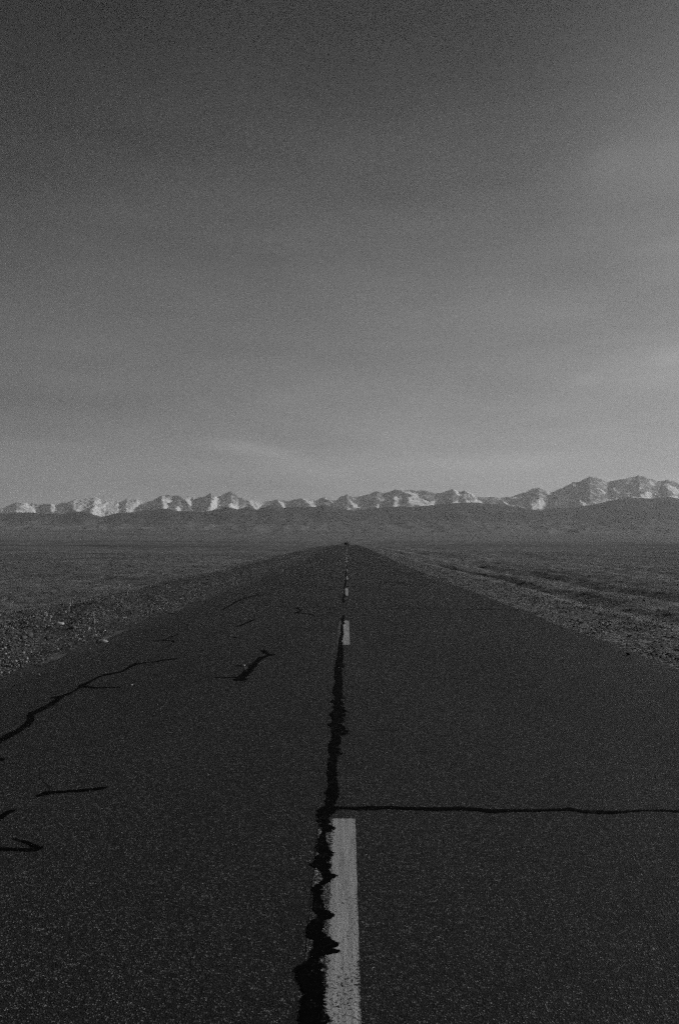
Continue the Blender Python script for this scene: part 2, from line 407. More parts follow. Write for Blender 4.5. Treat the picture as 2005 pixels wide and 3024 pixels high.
# remains of the left edge line
for (ya, yb) in [(9.75, 11.1), (13.7, 15.1), (7.9, 8.7), (16.6, 17.6)]:
    yy = np.linspace(ya, yb, 30)
    a = (fbm(yy * 5, yy * 0, 3, int(ya * 7)) - .5); b = (fbm(yy * 5, yy * 0, 3, int(ya * 9)) - .5)
    taper = np.sin(np.linspace(0.15, math.pi - .15, 30)) ** .5 * .05
    cx = -3.04 - .02 * (yy - ya)
    strip('edge_line', [(c - t_ + k * .06, y_) for c, t_, k, y_ in zip(cx, taper, a, yy)],
          [(c + t_ + k * .06, y_) for c, t_, k, y_ in zip(cx, taper, b, yy)], 0.0012, M_EDGE, road)

# centre joint filled with tar: (row, left, right) read off the photograph and laid on the road plane
CEN1 = [(3110,880,965),(3060,884,970),(3024,888,963),(3018,887,984),(3008,883,976),(2998,882,966),(2984,884,956),(2966,893,954),(2950,889,958),(2942,901,958),
(2926,893,962),(2910,889,962),(2895,879,959),(2878,873,956),(2858,874,953),(2848,889,950),(2838,907,945),(2828,915,953),(2820,916,976),(2812,916,1012),
(2803,925,984),(2796,926,999),(2785,929,999),(2777,928,984),(2768,912,973),(2755,906,953),(2735,910,954),(2722,912,958),(2713,930,984),(2706,939,991),
(2700,931,990),(2694,928,976),(2685,920,958),(2670,925,953),(2655,921,949),(2630,922,953),(2615,933,954),(2607,947,973),(2600,953,981),(2590,952,991),
(2585,950,991),(2577,950,979),(2567,938,970),(2560,928,979),(2554,916,976),(2546,925,966),(2538,933,976),(2530,935,980),(2521,944,987),(2510,935,976),
(2500,935,967),(2480,939,963),(2466,944,964),(2460,953,966),(2452,954,990),(2445,952,995),(2438,944,973),(2432,948,971),(2425,938,970),(2415,940,973),
(2408,935,976),(2403,943,986),(2392,940,989),(2384,953,989),(2376,962,991),(2365,963,996),(2352,968,1001),(2342,961,1003),(2335,966,1001),(2318,971,998),
(2295,970,995),(2270,968,995),(2245,972,998),(2232,976,999),(2226,973,1014),(2220,973,1004),(2209,970,999),(2194,973,1009),(2188,977,1005),(2174,982,1008),
(2166,982,1028),(2159,977,1031),(2155,980,1017),(2149,979,1024),(2144,970,1014),(2139,970,1004),(2134,981,1017),(2126,982,1018),(2118,977,1010),(2112,975,1027),
(2106,976,1010),(2102,979,1027),(2096,990,1019),(2089,982,1017),(2085,987,1004),(2082,989,1019),(2079,987,1019),(2071,977,1008),(2065,987,1009),(2061,989,1024),
(2058,990,1011),(2045,984,1011),(2030,985,1012),(2015,993,1012),(2003,987,1010),(1987,989,1009),(1975,987,1010),(1966,992,1022),(1960,991,1012),(1930,998,1015),
(1902,1000,1012),(1893,1000,1009),(1882,1001,1014),(1873,1006,1016),(1862,1007,1014),(1850,1006,1014),(1846,1006,1014),(1842,1011,1019),(1837,1009,1016),
(1832,1006,1016),(1822,1010,1017),(1816,1013,1017)]
CEN2 = [(1780,1015,1019),(1774,1011,1021),(1768,1009,1014),(1762,1014,1022),(1757,1014,1020),(1750,1014,1019),(1738,1015,1019),(1726,1017,1022),(1715,1019,1023),
(1707,1019,1023),(1692,1019,1024),(1683,1021,1024),(1672,1022,1025),(1664,1023,1025)]
def joint(rows, seed):
    L, Rr = [], []
    for (a, b) in zip(rows[:-1], rows[1:]):
        n = max(2, int(abs(a[0] - b[0]) / 1.2))
        for k in range(n):
            t = k / n; y = a[0] * (1 - t) + b[0] * t
            s = (y - 1604) / 1000.0
            l = a[1] * (1 - t) + b[1] * t + (float(fbm(y / 3.4, y * 0 + seed, 5, 0, .75)) - .5) * 22 * s
            r = a[2] * (1 - t) + b[2] * t + (float(fbm(y / 3.0, y * 0 + seed + 5, 5, 0, .75)) - .5) * 30 * s
            L.append(ground_pt(l, y)); Rr.append(ground_pt(r, y))
    return L, Rr
for rows, sd_ in ((CEN1, 1), (CEN2, 2)):
    L, Rr = joint(rows, sd_)
    o = strip('crack_filler', L, Rr, 0.0028, M_TAR, road)
    o['label'] = 'ragged black tar filling along the centre joint'

CR = [
 [(-60,2225,16),(0,2189,15),(40,2167,14),(72,2148,15),(90,2134,18),(94,2122,20),(90,2113,18),(100,2105,13),(115,2099,11),(142,2086,10),(161,2074,13),(184,2057,8),(207,2048,5.5),(223,2040,5),(243,2025,9),(268,2013,6),(299,1995,5.5),(330,1990,4),(362,1983,4),(384,1970,7),(402,1961,8),(420,1958,3),(451,1956,2.6),(473,1952,2.8),(495,1948,3),(524,1945,1.5)],
 [(245,2027,4),(290,2032,3.6),(320,2030,2.4),(357,2030,1.4)],
 [(150,2062,2),(165,2059,5),(180,2056,5)],
 [(-40,2236,10),(-10,2242,10),(8,2243,9),(16,2243,3)],
 [(107,2352,2),(122,2348,9),(142,2342,11),(168,2340,7),(203,2337,5.5),(245,2335,6.5),(275,2331,7.5),(298,2329,9),(321,2325,2)],
 [(115,2295,1),(135,2312,1.4),(153,2330,2)],
 [(-60,2460,18),(-15,2430,16),(4,2415,15),(22,2402,13),(35,2396,8),(49,2394,1.5)],
 [(-60,2500,9),(0,2507,8),(40,2509,8),(80,2510,9),(112,2507,14),(122,2505,11),(130,2502,3)],
 [(35,2476,2),(65,2483,4),(85,2490,8),(100,2498,11),(116,2505,10)],
 [(690,2008,2),(706,2004,13),(719,1996,16),(733,1985,18),(745,1970,17),(758,1956,14),(768,1945,9),(781,1940,6.5),(793,1936,6),(804,1933,6),(816,1933,1.5)],
 [(771,1923,3),(776,1922,9),(783,1924,12),(789,1929,7),(801,1933,4)],
 [(686,1967,1.2),(706,1966,1.8),(738,1965,2.4)],
 [(635,2001,.8),(666,2001,1.6),(700,2000,2.2)],
 [(704,2007,6),(720,2008,7),(733,2005,3)],
 [(653,1802,1.6),(674,1792,3.4),(703,1775,4.4),(730,1765,3.4),(752,1760,3.2),(774,1757,1.6),(803,1752,1.2)],
 [(698,1850,2),(716,1846,3.4),(734,1837,4.4),(752,1830,3.4)],
 [(866,1811,1.4),(879,1809,6),(886,1804,4),(893,1801,2)],
 [(872,1795,3),(879,1795,5.5),(884,1800,3),(886,1804,2)],
 [(880,1811,2.4),(900,1812,2),(914,1813,2.6),(929,1818,1.2)],
 [(929,1817,.4),(975,1816,.4),(1010,1816,.4)],
 [(756,1788,.6),(775,1787,.9),(814,1791,.6),(886,1794,.35),(1002,1795,.35),(1136,1797,.3),(1225,1798,.5),(1300,1799,.7),(1400,1799,.6),(1530,1800,.6)],
 [(455,1893,1),(484,1891,2.4),(504,1882,3.4),(529,1873,1.4)],
 [(486,1891,2),(518,1894,2.4),(509,1901,2.4),(498,1908,1)],
 [(1167,1718,1.6),(1180,1721,1.6),(1207,1726,1)],
 [(884,1702,2),(890,1704,4),(896,1706,1.5)],
 [(692,1883,2),(696,1883,4),(700,1883,2)],
 [(985,2386,10),(1003,2386,8),(1017,2386,6.5),(1045,2388,7),(1070,2388,11),(1093,2386,12),(1111,2387,12),(1132,2386,8),(1152,2385,10),(1177,2387,8.5),(1200,2388,8),(1250,2389,9),(1300,2390,10),(1358,2388,8.5),(1403,2391,9),(1453,2396,11),(1516,2394,7.5),(1592,2394,6.5),(1637,2392,7.5),(1687,2390,7.5),(1718,2397,7.5),(1772,2399,9.5),(1813,2400,8.5),(1858,2397,5.5),(1902,2394,4.6),(1952,2394,4.6),(2005,2397,5.5),(2090,2399,7),(2200,2396,5)],
 [(1300,1703,.8),(1318,1704,1.2),(1340,1702,.8)],
]
for ci, pts in enumerate(CR):
    # resample with a little wander, then offset in the picture's own perpendicular and lay on the road
    P = []
    for (a, b) in zip(pts[:-1], pts[1:]):
        ln = math.hypot(a[0] - b[0], a[1] - b[1]); n = max(2, int(ln / 4))
        for k in range(n):
            t = k / n; P.append([a[i] * (1 - t) + b[i] * t for i in range(3)])
    P.append(list(pts[-1]))
    P = np.array(P, float)
    for _ in range(2):
        Q = P.copy(); Q[1:-1] = P[:-2] * .25 + P[1:-1] * .5 + P[2:] * .25; P = Q
    T = np.gradient(P[:, :2], axis=0); T /= np.maximum(np.linalg.norm(T, axis=1, keepdims=True), 1e-6)
    Nn = np.stack([-T[:, 1], T[:, 0]], 1)
    idx = np.arange(len(P))
    wl = P[:, 2] * (.5 + (vnoise(idx * .9, ci, 3) - .5) * .28); wr = P[:, 2] * (.5 + (vnoise(idx * .9, ci, 4) - .5) * .28)
    Lp = P[:, :2] + Nn * wl[:, None]; Rp = P[:, :2] - Nn * wr[:, None]
    strip('crack_filler', [ground_pt(*q) for q in Lp], [ground_pt(*q) for q in Rp], 0.0018 + 0.00006 * (ci % 12), M_TAR, road)

# ------------------------------------------------------------------ hills and mountains
def heights(tab, Yc):
    t = np.array(tab, float)
    x = (t[:, 0] - VPX) / F * Yc; z = CAM_H + (HZ - t[:, 1]) / F * Yc
    return x, z
SKYL = [(-500,1470),(-380,1500),(-300,1482),(-210,1505),(-140,1480),(-60,1502),(0,1500),(22,1494),(45,1483),(70,1482),(90,1485),(110,1492),(130,1487),(150,1487),(165,1489),(180,1484),(200,1483),(215,1476),(232,1473),(260,1470),(275,1467),
(295,1474),(312,1477),(345,1479),(355,1482),(372,1472),(390,1474),(410,1476),(435,1482),(447,1478),(462,1471),(475,1464),(490,1462),(510,1463),(525,1464),(540,1468),(552,1466),
(565,1468),(580,1472),(600,1467),(612,1461),(622,1456),(632,1462),(642,1468),(655,1463),(665,1457),(681,1451),(695,1458),(704,1469),(717,1471),(730,1478),(753,1479),(777,1482),
(797,1480),(815,1475),(829,1477),(851,1480),(869,1473),(887,1472),(904,1474),(927,1475),(940,1476),(956,1468),(969,1473),(994,1476),(1003,1469),(1014,1462),(1025,1458),(1032,1465),
(1052,1467),(1074,1463),(1096,1456),(1112,1450),(1128,1455),(1145,1454),(1165,1445),(1177,1446),(1188,1449),(1212,1447),(1248,1449),(1266,1451),(1284,1458),(1306,1454),(1320,1450),
(1336,1443),(1354,1451),(1372,1449),(1390,1456),(1408,1467),(1439,1468),(1484,1469),(1506,1467),(1528,1460),(1550,1454),(1568,1445),(1591,1440),(1604,1447),(1617,1451),(1635,1450),
(1658,1442),(1675,1433),(1689,1425),(1707,1423),(1725,1415),(1740,1408),(1760,1411),(1778,1418),(1792,1424),(1818,1418),(1841,1413),(1872,1409),(1885,1405),(1903,1409),(1930,1418),
(1948,1422),(1970,1417),(1988,1422),(2005,1433),(2040,1440),(2090,1425),(2150,1445),(2230,1428),(2320,1455),(2420,1436),(2560,1460)]
FOOT = [(-500,1510),(-250,1520),(-100,1512),(0,1518),(40,1514),(90,1513),(130,1518),(180,1518),(210,1512),(250,1511),(280,1522),(300,1526),(340,1516),(400,1510),(450,1506),(490,1502),(520,1508),
(560,1509),(590,1513),(620,1509),(650,1501),(672,1496),(700,1504),(730,1497),(757,1505),(800,1492),(838,1500),(870,1495),(930,1497),(960,1490),(1000,1503),(1050,1507),(1100,1500),(1160,1497),(1220,1496),(1260,1494),
(1305,1488),(1345,1485),(1390,1483),(1430,1487),(1470,1489),(1500,1494),(1560,1503),(1590,1508),(1640,1501),(1690,1500),(1740,1492),(1780,1483),(1830,1473),(1880,1471),(1930,1472),(1970,1468),(2005,1474),(2200,1480),(2560,1500)]


SNOWF = [
 (1, [(0,1514),(0,1500),(30,1496),(55,1484),(80,1483),(100,1490),(112,1497),(108,1514),(60,1513),(25,1515)]),
 (1, [(150,1487),(165,1492),(185,1500),(192,1518),(178,1519),(165,1508),(150,1514)]),
 (1, [(200,1487),(225,1476),(255,1470),(275,1467),(300,1474),(345,1478),(370,1472),(395,1472),(435,1482),(420,1487),(395,1492),(388,1507),(345,1516),(330,1519),(300,1516),(275,1524),(265,1512),(285,1490),(260,1495),(240,1510),(215,1512),(205,1500)]),
 (1, [(475,1465),(510,1464),(505,1476),(493,1480),(498,1496),(488,1500),(480,1485)]),
 (1, [(532,1468),(565,1468),(570,1478),(590,1485),(560,1487),(545,1480)]),
 (.9, [(525,1493),(537,1500),(530,1510),(520,1506)]), (.9, [(430,1501),(456,1508),(450,1513),(430,1506)]), (.9, [(580,1501),(606,1511),(595,1513)]),
 (1, [(640,1464),(655,1463),(665,1472),(680,1487),(700,1492),(705,1506),(680,1505),(665,1492),(650,1490),(632,1512),(610,1511),(625,1490)]),
 (1, [(728,1479),(770,1479),(800,1483),(770,1492),(757,1506),(740,1490)]), (1, [(815,1476),(850,1482),(846,1504),(830,1490)]),
 (1, [(890,1473),(940,1476),(945,1490),(925,1499),(905,1485)]), (1, [(956,1470),(970,1474),(994,1477),(994,1492),(985,1488)]),
 (1, [(1028,1473),(1040,1483),(1062,1484),(1090,1495),(1075,1499),(1048,1499),(1045,1504),(1038,1490)]),
 (.8, [(1160,1470),(1175,1467),(1172,1490),(1160,1497),(1165,1480)]), (.7, [(1115,1484),(1125,1488),(1118,1497),(1110,1492)]),
 (.85, [(1180,1450),(1215,1449),(1240,1452),(1235,1462),(1270,1478),(1300,1483),(1340,1480),(1380,1480),(1300,1494),(1250,1494),(1215,1490),(1200,1475),(1225,1468),(1195,1458)]),
 (.9, [(1336,1444),(1350,1450),(1362,1455),(1356,1463),(1345,1455)]), (1, [(1375,1450),(1395,1458),(1410,1470),(1435,1482),(1400,1484),(1400,1470)]),
 (.9, [(1360,1481),(1470,1488),(1480,1496),(1440,1490),(1360,1486)]), (1, [(1480,1475),(1500,1478),(1555,1492),(1560,1504),(1530,1500),(1495,1490)]),
 (.8, [(1525,1464),(1550,1458),(1545,1466),(1515,1474),(1505,1473)]), (.75, [(1570,1475),(1600,1472),(1610,1480),(1595,1492),(1575,1502),(1560,1490)]),
 (.7, [(1608,1447),(1625,1452),(1635,1456),(1620,1462)]), (1, [(1655,1462),(1672,1458),(1680,1470),(1675,1492),(1650,1500),(1640,1488)]),
 (.9, [(1690,1427),(1704,1429),(1700,1436),(1688,1434)]), (.95, [(1715,1470),(1735,1480),(1748,1488),(1720,1499),(1712,1485)]),
 (.8, [(1766,1442),(1788,1450),(1780,1455)]), (.9, [(1780,1480),(1820,1470),(1820,1477),(1800,1482)]),
 (.95, [(1850,1462),(1880,1465),(1905,1460),(1925,1455),(1920,1469),(1890,1478),(1870,1474)]), (1, [(1918,1423),(1931,1424),(1931,1433),(1920,1433)]),
 (1, [(1960,1426),(1985,1434),(2005,1445),(2060,1470),(2020,1465),(1980,1450),(1958,1440)]), (.6, [(1930,1462),(2005,1467),(2005,1482),(1960,1480)]),
 (.7, [(1808,1440),(1832,1450),(1820,1453)])]
def finish_massif(name, XX, YY, zz, mat):
    V = np.stack([XX, YY, zz], -1).reshape(-1, 3)
    return link_mesh(name, V, grid_faces(*XX.shape), mat, smooth=False)
def high_range(name, tab, Y0, Yc, Yb, mat, nx, ny, seed):
    """snow range: knife-edged spurs run down from every summit of the skyline, with gullied flanks"""
    sxk, szk = heights(tab, Yc)
    xc = np.linspace(-.66 * Yc, .62 * Yc, nx)
    crest = np.interp(xc, sxk, szk)
    yy = np.concatenate([Y0 + (Yc - Y0) * np.linspace(0, 1, ny) ** .6, Yc + (Yb - Yc) * np.linspace(0.04, 1, 12)])
    U, YY = np.meshgrid(xc / Yc, yy)
    XX = U * YY; XC = U * Yc
    d = np.maximum(Yc - YY, 0)                       # metres in front of the crest
    drop = crest[None, :] - .30 * d
    def snow_at(zz):
        # snowfields and couloirs, as bearing and elevation on the range
        px_ = (VPX + XX / YY * F); py_ = (HZ - (zz - CAM_H) / YY * F)
        qx = px_ + (fbm(px_ / 7, py_ / 7, 3, 7) - .5) * 9; qy = py_ + (fbm(px_ / 6, py_ / 6, 3, 8) - .5) * 6
        snow = np.where((qx < -20) | (qx > 2030), sm(.5, .56, fbm(qx / 60, qy / 20, 4, 12)), 0.0)
        for (wt, P) in SNOWF:
            ins = np.zeros(qx.shape, bool); n_ = len(P)
            for i in range(n_):
                (xa, ya), (xb, yb) = P[i], P[(i + 1) % n_]
                if ya == yb: continue
                ins ^= ((ya > qy) != (yb > qy)) & (qx < (xb - xa) * (qy - ya) / (yb - ya) + xa)
            snow = np.where(ins, np.maximum(snow, wt), snow)
        return snow
    sn = snow_at(drop)
    # the snow lies on flanks turned towards the morning sun; the bare rock between them faces the other way
    dxm = (xc[1] - xc[0])
    k1 = np.hanning(7); k1 /= k1.sum(); kb = np.hanning(61); kb /= kb.sum()
    conv = lambda A, k: np.apply_along_axis(lambda v: np.convolve(np.pad(v, len(k) // 2, mode='edge'), k, 'valid'), 1, A)
    g = conv(np.where(sn > 0, -.52 * sn, .34), k1)
    hgt = np.cumsum(g, axis=1) * dxm
    hgt = hgt - conv(hgt, kb)
    rg = fbm(XC / 260, d / 420, 5, seed + 3, .55, True)
    rg2 = fbm(XC / 70, d / 160, 4, seed + 5, .55, True)
    k = sm(0, 90, d)
    lim = CAM_H + (crest[None, :] - CAM_H) * YY / Yc - .02 * d
    zz = drop + k * (hgt - (1 - rg) * 56 - (1 - rg2) * 24 + 12)
    zz = np.where(d > 0, np.minimum(zz, lim), zz)
    b = np.clip((YY - Yc) / (Yb - Yc), 0, 1)
    zz = np.where(b > 0, crest[None, :] * (1 - b) + 60 * b, zz)
    zz = np.maximum(zz, far_z(YY) - 60)
    jit = (fbm(xc / 60, xc * 0, 4, seed + 9) - .5) * 34
    zz = zz + jit[None, :] * np.exp(-d / 90) * (b == 0)
    o = finish_massif(name, XX, YY, zz, mat)
    ks = np.hanning(7); ks /= ks.sum()
    snow = conv(conv(sn, ks).T, np.array([.25, .5, .25])).T.ravel()
    at = o.data.attributes.new('snow', 'FLOAT', 'POINT'); at.data.foreach_set('value', snow.astype(np.float32))
    return o
def foot_range(name, tab, Y0, Yc, Yb, mat, nx, ny, seed):
    sxk, szk = heights(tab, Yc)
    xc = np.linspace(-.66 * Yc, .62 * Yc, nx)
    crest = np.interp(xc, sxk, szk)
    yy = np.concatenate([Y0 + (Yc - Y0) * np.linspace(0, 1, ny) ** .8, Yc + (Yb - Yc) * np.linspace(0.06, 1, 10)])
    U, YY = np.meshgrid(xc / Yc, yy)
    XX = U * YY; XC = U * Yc
    s = np.clip((Yc - YY) / (Yc - Y0), 0, 1); b = np.clip((YY - Yc) / (Yb - Yc), 0, 1)
    base = far_z(YY) - 25
    c = np.interp(XC + (fbm(XX / 400, YY / 400, 3, seed) - .5) * 300 * sm(0, .3, s), xc, crest)
    sh = (1 - s) ** 1.5
    zz = base + (c - base) * sh
    rg = fbm(XX / 380, YY / 900, 5, seed + 3, .5, True)
    lowhills = fbm(XX / 260, YY / 420, 4, seed + 8, .5, True)
    zz = zz - (1 - rg) * 75 * sm(0, .2, s) * (1 - s) ** .5 + (lowhills - .35) * 75 * sm(.35, .7, s) * (1 - sm(.85, 1, s))
    zz = np.where(b > 0, crest[None, :] * (1 - b) + 30 * b, zz)
    jit = (fbm(xc / 90, xc * 0, 4, seed + 9) - .5) * 14
    zz = zz + jit[None, :] * np.exp(-s * 30) * (b == 0)
    o = finish_massif(name, XX, YY, zz, mat)
    o.data.polygons.foreach_set('use_smooth', np.ones(len(o.data.polygons), dtype=bool))
    return o

M_FOOT = mat_hill('foothill_slope', 0.055, 0.105); M_SNOW = mat_hill('snowy_rock', 0.12, 0.22, True)
tag(high_range('mountains', SKYL, 12300, 15000, 16600, M_SNOW, 1300, 170, 101), kind='structure')
tag(foot_range('foothills', FOOT, 7400, 10000, 10900, M_FOOT, 800, 120, 201), kind='structure')

# ------------------------------------------------------------------ stones
ICO_V = []; 
def ico(sub):
    bm = bmesh.new(); bmesh.ops.create_icosphere(bm, subdivisions=sub, radius=1.0)
    V = np.array([v.co[:] for v in bm.verts]); Fc = np.array([[v.index for v in f.verts] for f in bm.faces]); bm.free()
    return V, Fc
IV1, IF1 = ico(1); IV2, IF2 = ico(2)
def stones(P, S, V0, F0, seed):
    r = np.random.default_rng(seed)
    n = len(P); k = len(V0)
    rad = 1 + r.normal(0, .24, (n, k, 1))
    V = V0[None] * rad * np.stack([r.uniform(.8, 1.35, n), r.uniform(.7, 1.1, n), r.uniform(.45, .85, n)], 1)[:, None, :]
    a = r.uniform(0, 6.28, n); t = r.normal(0, .35, n)
    ct, st = np.cos(t)[:, None], np.sin(t)[:, None]
    Vy = V[..., 1] * ct - V[..., 2] * st; Vz = V[..., 1] * st + V[..., 2] * ct
    ca, sa = np.cos(a)[:, None], np.sin(a)[:, None]
    Vx = V[..., 0] * ca - Vy * sa; Vy = V[..., 0] * sa + Vy * ca
    V = np.stack([Vx, Vy, Vz], -1) * S[:, None, None] + P[:, None, :]
    Fc = F0[None] + (np.arange(n) * k)[:, None, None]
    return V.reshape(-1, 3), Fc.reshape(-1, F0.shape[1])
def scatter(n, side, lat0, lat1, y0, y1, s0, s1, seed, power=1.0, clump=True):
    r = np.random.default_rng(seed)
    lat = r.uniform(lat0, lat1, n); y = y0 * (y1 / y0) ** r.random(n)
    x = lat * side
    if clump:
        keep = fbm(x / .5, y / .8, 3, seed) + r.normal(0, .12, n) > .47
        x, y, lat = x[keep], y[keep], lat[keep]
    n = len(x)
    s = s0 * (s1 / s0) ** (r.random(n) ** 2.2)
    edge = sm(lat0, lat0 + .25, lat) * (1 - sm(lat1 - 1.1, lat1, lat))
    k = r.random(n) < edge + .12
    x, y, s = x[k], y[k], s[k]
    z = terrain(x, y)
    z = np.maximum(z, np.where(np.abs(x) < 3.2, road_z(y), z)) + s * .12
    return np.stack([x, y, z], 1), s
PA, SA = scatter(52000, -1, 3.12, 5.9, 6.5, 75, .005, .019, 301)
PB, SB = scatter(44000, 1, 3.2, 5.4, 6.5, 75, .004, .020, 302)
PC, SC_ = scatter(7000, -1, 5.5, 10, 7, 60, .006, .026, 303)
PD, SD_ = scatter(7000, 1, 5.0, 10, 7, 60, .006, .026, 304)
PE, SE_ = scatter(2200, -1, 2.75, 3.15, 6.5, 40, .005, .013, 305)
PF, SF_ = scatter(1500, 1, 2.85, 3.2, 6.5, 40, .005, .011, 306)
PP = np.concatenate([PA, PB, PC, PD, PE, PF]); SS = np.concatenate([SA, SB, SC_, SD_, SE_, SF_])
V, Fc = stones(PP, SS, IV1, IF1, 311)
tag(link_mesh('gravel', V, Fc, M_GRAVEL), 'loose grey gravel and broken stone along both road shoulders', 'gravel', kind='stuff')

def rock_mesh(seed, big=False):
    r = np.random.default_rng(seed)
    V, Fc = stones(np.zeros((1, 3)), np.ones(1), IV2, IF2, seed)
    V = np.round(V * 3.2) / 3.2 * .5 + V * .5            # planar breaks
    return V, Fc
rock_src = []
for i in range(6):
    V, Fc = rock_mesh(400 + i)
    me_o = link_mesh('rock', V, Fc, M_ROCK); rock_src.append(me_o.data); bpy.data.objects.remove(me_o)
def place_rock(name, x, y, s, label, cat, group=None, mat=None, z=None, k=None, sink=.15):
    me = rock_src[random.randrange(6) if k is None else k]
    if mat: me = me.copy(); me.materials[0] = mat
    o = bpy.data.objects.new(name, me); col.objects.link(o)
    zz = float(terrain(x, y)) if z is None else z
    o.location = (x, y, zz + s * (0.5 - sink)); o.scale = (s, s * random.uniform(.8, 1.1), s * random.uniform(.8, 1.1))
    o.rotation_euler = (0, 0, random.uniform(0, 6.28))
    return tag(o, label, cat, group)
r_ = random.Random(11)
for i in range(34):
    lat = r_.uniform(3.7, 5.5); y = 7.5 * (34 / 7.5) ** (r_.random() ** 1.2)
    place_rock('rock', -lat, y, r_.uniform(.022, .045), 'rough grey rock lying in the coarse gravel of the left shoulder', 'rock', 'rocks on the left shoulder')
for i in range(14):
    lat = r_.uniform(3.8, 6.0); y = 7.5 * (30 / 7.5) ** r_.random()
    place_rock('rock', lat, y, r_.uniform(.018, .032), 'small grey rock lying in the gravel of the right shoulder', 'rock', 'rocks on the right shoulder')
def gp(px, py): return ground_pt(px, py)
x, y = gp(175, 1846); place_rock('rock', x, y, .062, 'pale rounded rock, brightest and largest on the left gravel shoulder', 'rock', mat=M_PALE, k=1)
x, y = gp(1742, 1761); place_rock('rock', x, y, .03, 'bright white stone beyond the right gravel shoulder', 'stone', mat=M_PALE, k=2)
x, y = gp(1944, 1788); place_rock('rock', x, y, .05, 'long pale stone on the far right by the dark ditch', 'stone', mat=M_PALE, k=3)
x, y = gp(1811, 1779); place_rock('rock', x, y, .032, 'pale flat stone on the ditch bank right of the road', 'stone', mat=M_PALE, k=4)
x, y = gp(309, 1894); place_rock('rock', x, y, .035, 'light stone on the left edge of the asphalt', 'stone', mat=M_PALE, k=0)
x, y = gp(390, 2024); place_rock('pebble', x, y, .009, 'tiny white pebble on the asphalt below the long left crack', 'pebble', mat=M_PALE, z=.0, k=2)
x, y = gp(721, 1968); place_rock('pebble', x, y, .010, 'white chip lying beside the thick branching crack in the left lane', 'pebble', mat=M_PALE, z=.008, k=5)
x, y = gp(1368, 1776); place_rock('pebble', x, y, .018, 'pale pebble on the right lane near the thin cross crack', 'pebble', mat=M_PALE, z=.0, k=0)
x, y = gp(1854, 1933); place_rock('clod', x, y, .022, 'dark clod of soil on the right edge of the asphalt', 'clod', mat=M_CLOD, z=.0, k=3)
x, y = gp(836, 1686); place_rock('pebble', x, y, .035, 'small pale stone far along the left lane', 'pebble', mat=M_PALE, z=.0, k=4)

# ------------------------------------------------------------------ dry grass (countless) and single dry weeds
M_GRASS = mat_rock('dry_grass', 0.16, 0.42); M_STALK = plain('dry_stalk', 0.42, 0.9, 0.1)
def tufts(n, seed):
    r = np.random.default_rng(seed)
    side = np.where(r.random(n) < .5, -1, 1)
    y = 7 * (60 / 7) ** r.random(n)
    lat = 5.0 + (y * .45 + 2) * r.random(n) ** 1.3
    x = side * lat
    keep = fbm(x / 1.7, y / 1.7, 3, 77) + r.normal(0, .07, n) > .5
    x, y = x[keep], y[keep]; n = len(x)
    z = terrain(x, y)
    nb = 7
    X = np.repeat(x, nb); Y_ = np.repeat(y, nb); Z_ = np.repeat(z, nb)
    h = r.uniform(.012, .04, n * nb); wd = h * .14
    a = r.uniform(0, 6.28, n * nb); lean = r.uniform(.1, .9, n * nb) * h
    bx = X + np.cos(a) * .02; by = Y_ + np.sin(a) * .02
    dx_, dy_ = -np.sin(a) * wd, np.cos(a) * wd
    p0 = np.stack([bx - dx_, by - dy_, Z_ - .01], 1); p1 = np.stack([bx + dx_, by + dy_, Z_ - .01], 1)
    p2 = np.stack([bx + np.cos(a) * lean, by + np.sin(a) * lean, Z_ + h], 1)
    V = np.stack([p0, p1, p2], 1).reshape(-1, 3)
    return V, np.arange(len(V)).reshape(-1, 3)
V, Fc = tufts(60000, 501)
tag(link_mesh('grass', V, Fc, M_GRASS), 'short dry steppe grass beyond the gravel shoulders', 'grass', kind='stuff')

def tube(bmV, bmF, a, b, r0, r1, k=5):
    a = np.array(a, float); b = np.array(b, float); d = b - a; d /= np.linalg.norm(d)
    u = np.cross(d, (0, 0, 1.0)) if abs(d[2]) < .9 else np.cross(d, (1.0, 0, 0)); u /= np.linalg.norm(u); v = np.cross(d, u)
    st = len(bmV)
    for (p, r) in ((a, r0), (b, r1)):
        for i in range(k):
            t = 2 * math.pi * i / k; bmV.append(p + r * (math.cos(t) * u + math.sin(t) * v))
    for i in range(k): bmF.append((st + i, st + (i + 1) % k, st + k + (i + 1) % k, st + k + i))
    bmF.append(tuple(st + k + i for i in range(k)))
def weed(px, base_y, h, label, seed):
    r = random.Random(seed)
    x, y = gp(px, base_y); z = float(terrain(x, y))
    root = bpy.data.objects.new('dry_weed', None); col.objects.link(root); root.location = (x, y, z); root.empty_display_size = .05
    tag(root, label, 'weed', 'dry weeds beside the road')
    V, Fc = [], []
    n = 1
    heads = []
    for s in range(n):
        a = r.uniform(0, 6.28); p = np.array([0, 0, -.01]); hh = h * r.uniform(.6, 1) if s else h
        for k in range(4):
            q = p + np.array([math.cos(a) * .012, math.sin(a) * .012, hh / 4]) + np.array([r.uniform(-.006, .006), r.uniform(-.006, .006), 0])
            tube(V, Fc, p, q, (.0075 - .0012 * k), (.0063 - .0012 * k)); p = q
        heads.append(p)
    link_mesh('stem', np.array(V), Fc, M_STALK, root)
    V, Fc = [], []
    for hp in heads:
        for k in range(16):
            a = r.uniform(0, 6.28); zz = hp - np.array([0, 0, r.uniform(0, h * .45)])
            q = zz + np.array([math.cos(a) * h * .12, math.sin(a) * h * .12, h * .10])
            tube(V, Fc, zz, q, .003, .007, 4)
    link_mesh('seed_head', np.array(V), Fc, M_STALK, root)
weed(375, 1765, .26, 'tall thin dry weed standing highest above the left gravel', 1)
weed(128, 1838, .16, 'dry weed stalk left of the pale rock on the left shoulder', 2)
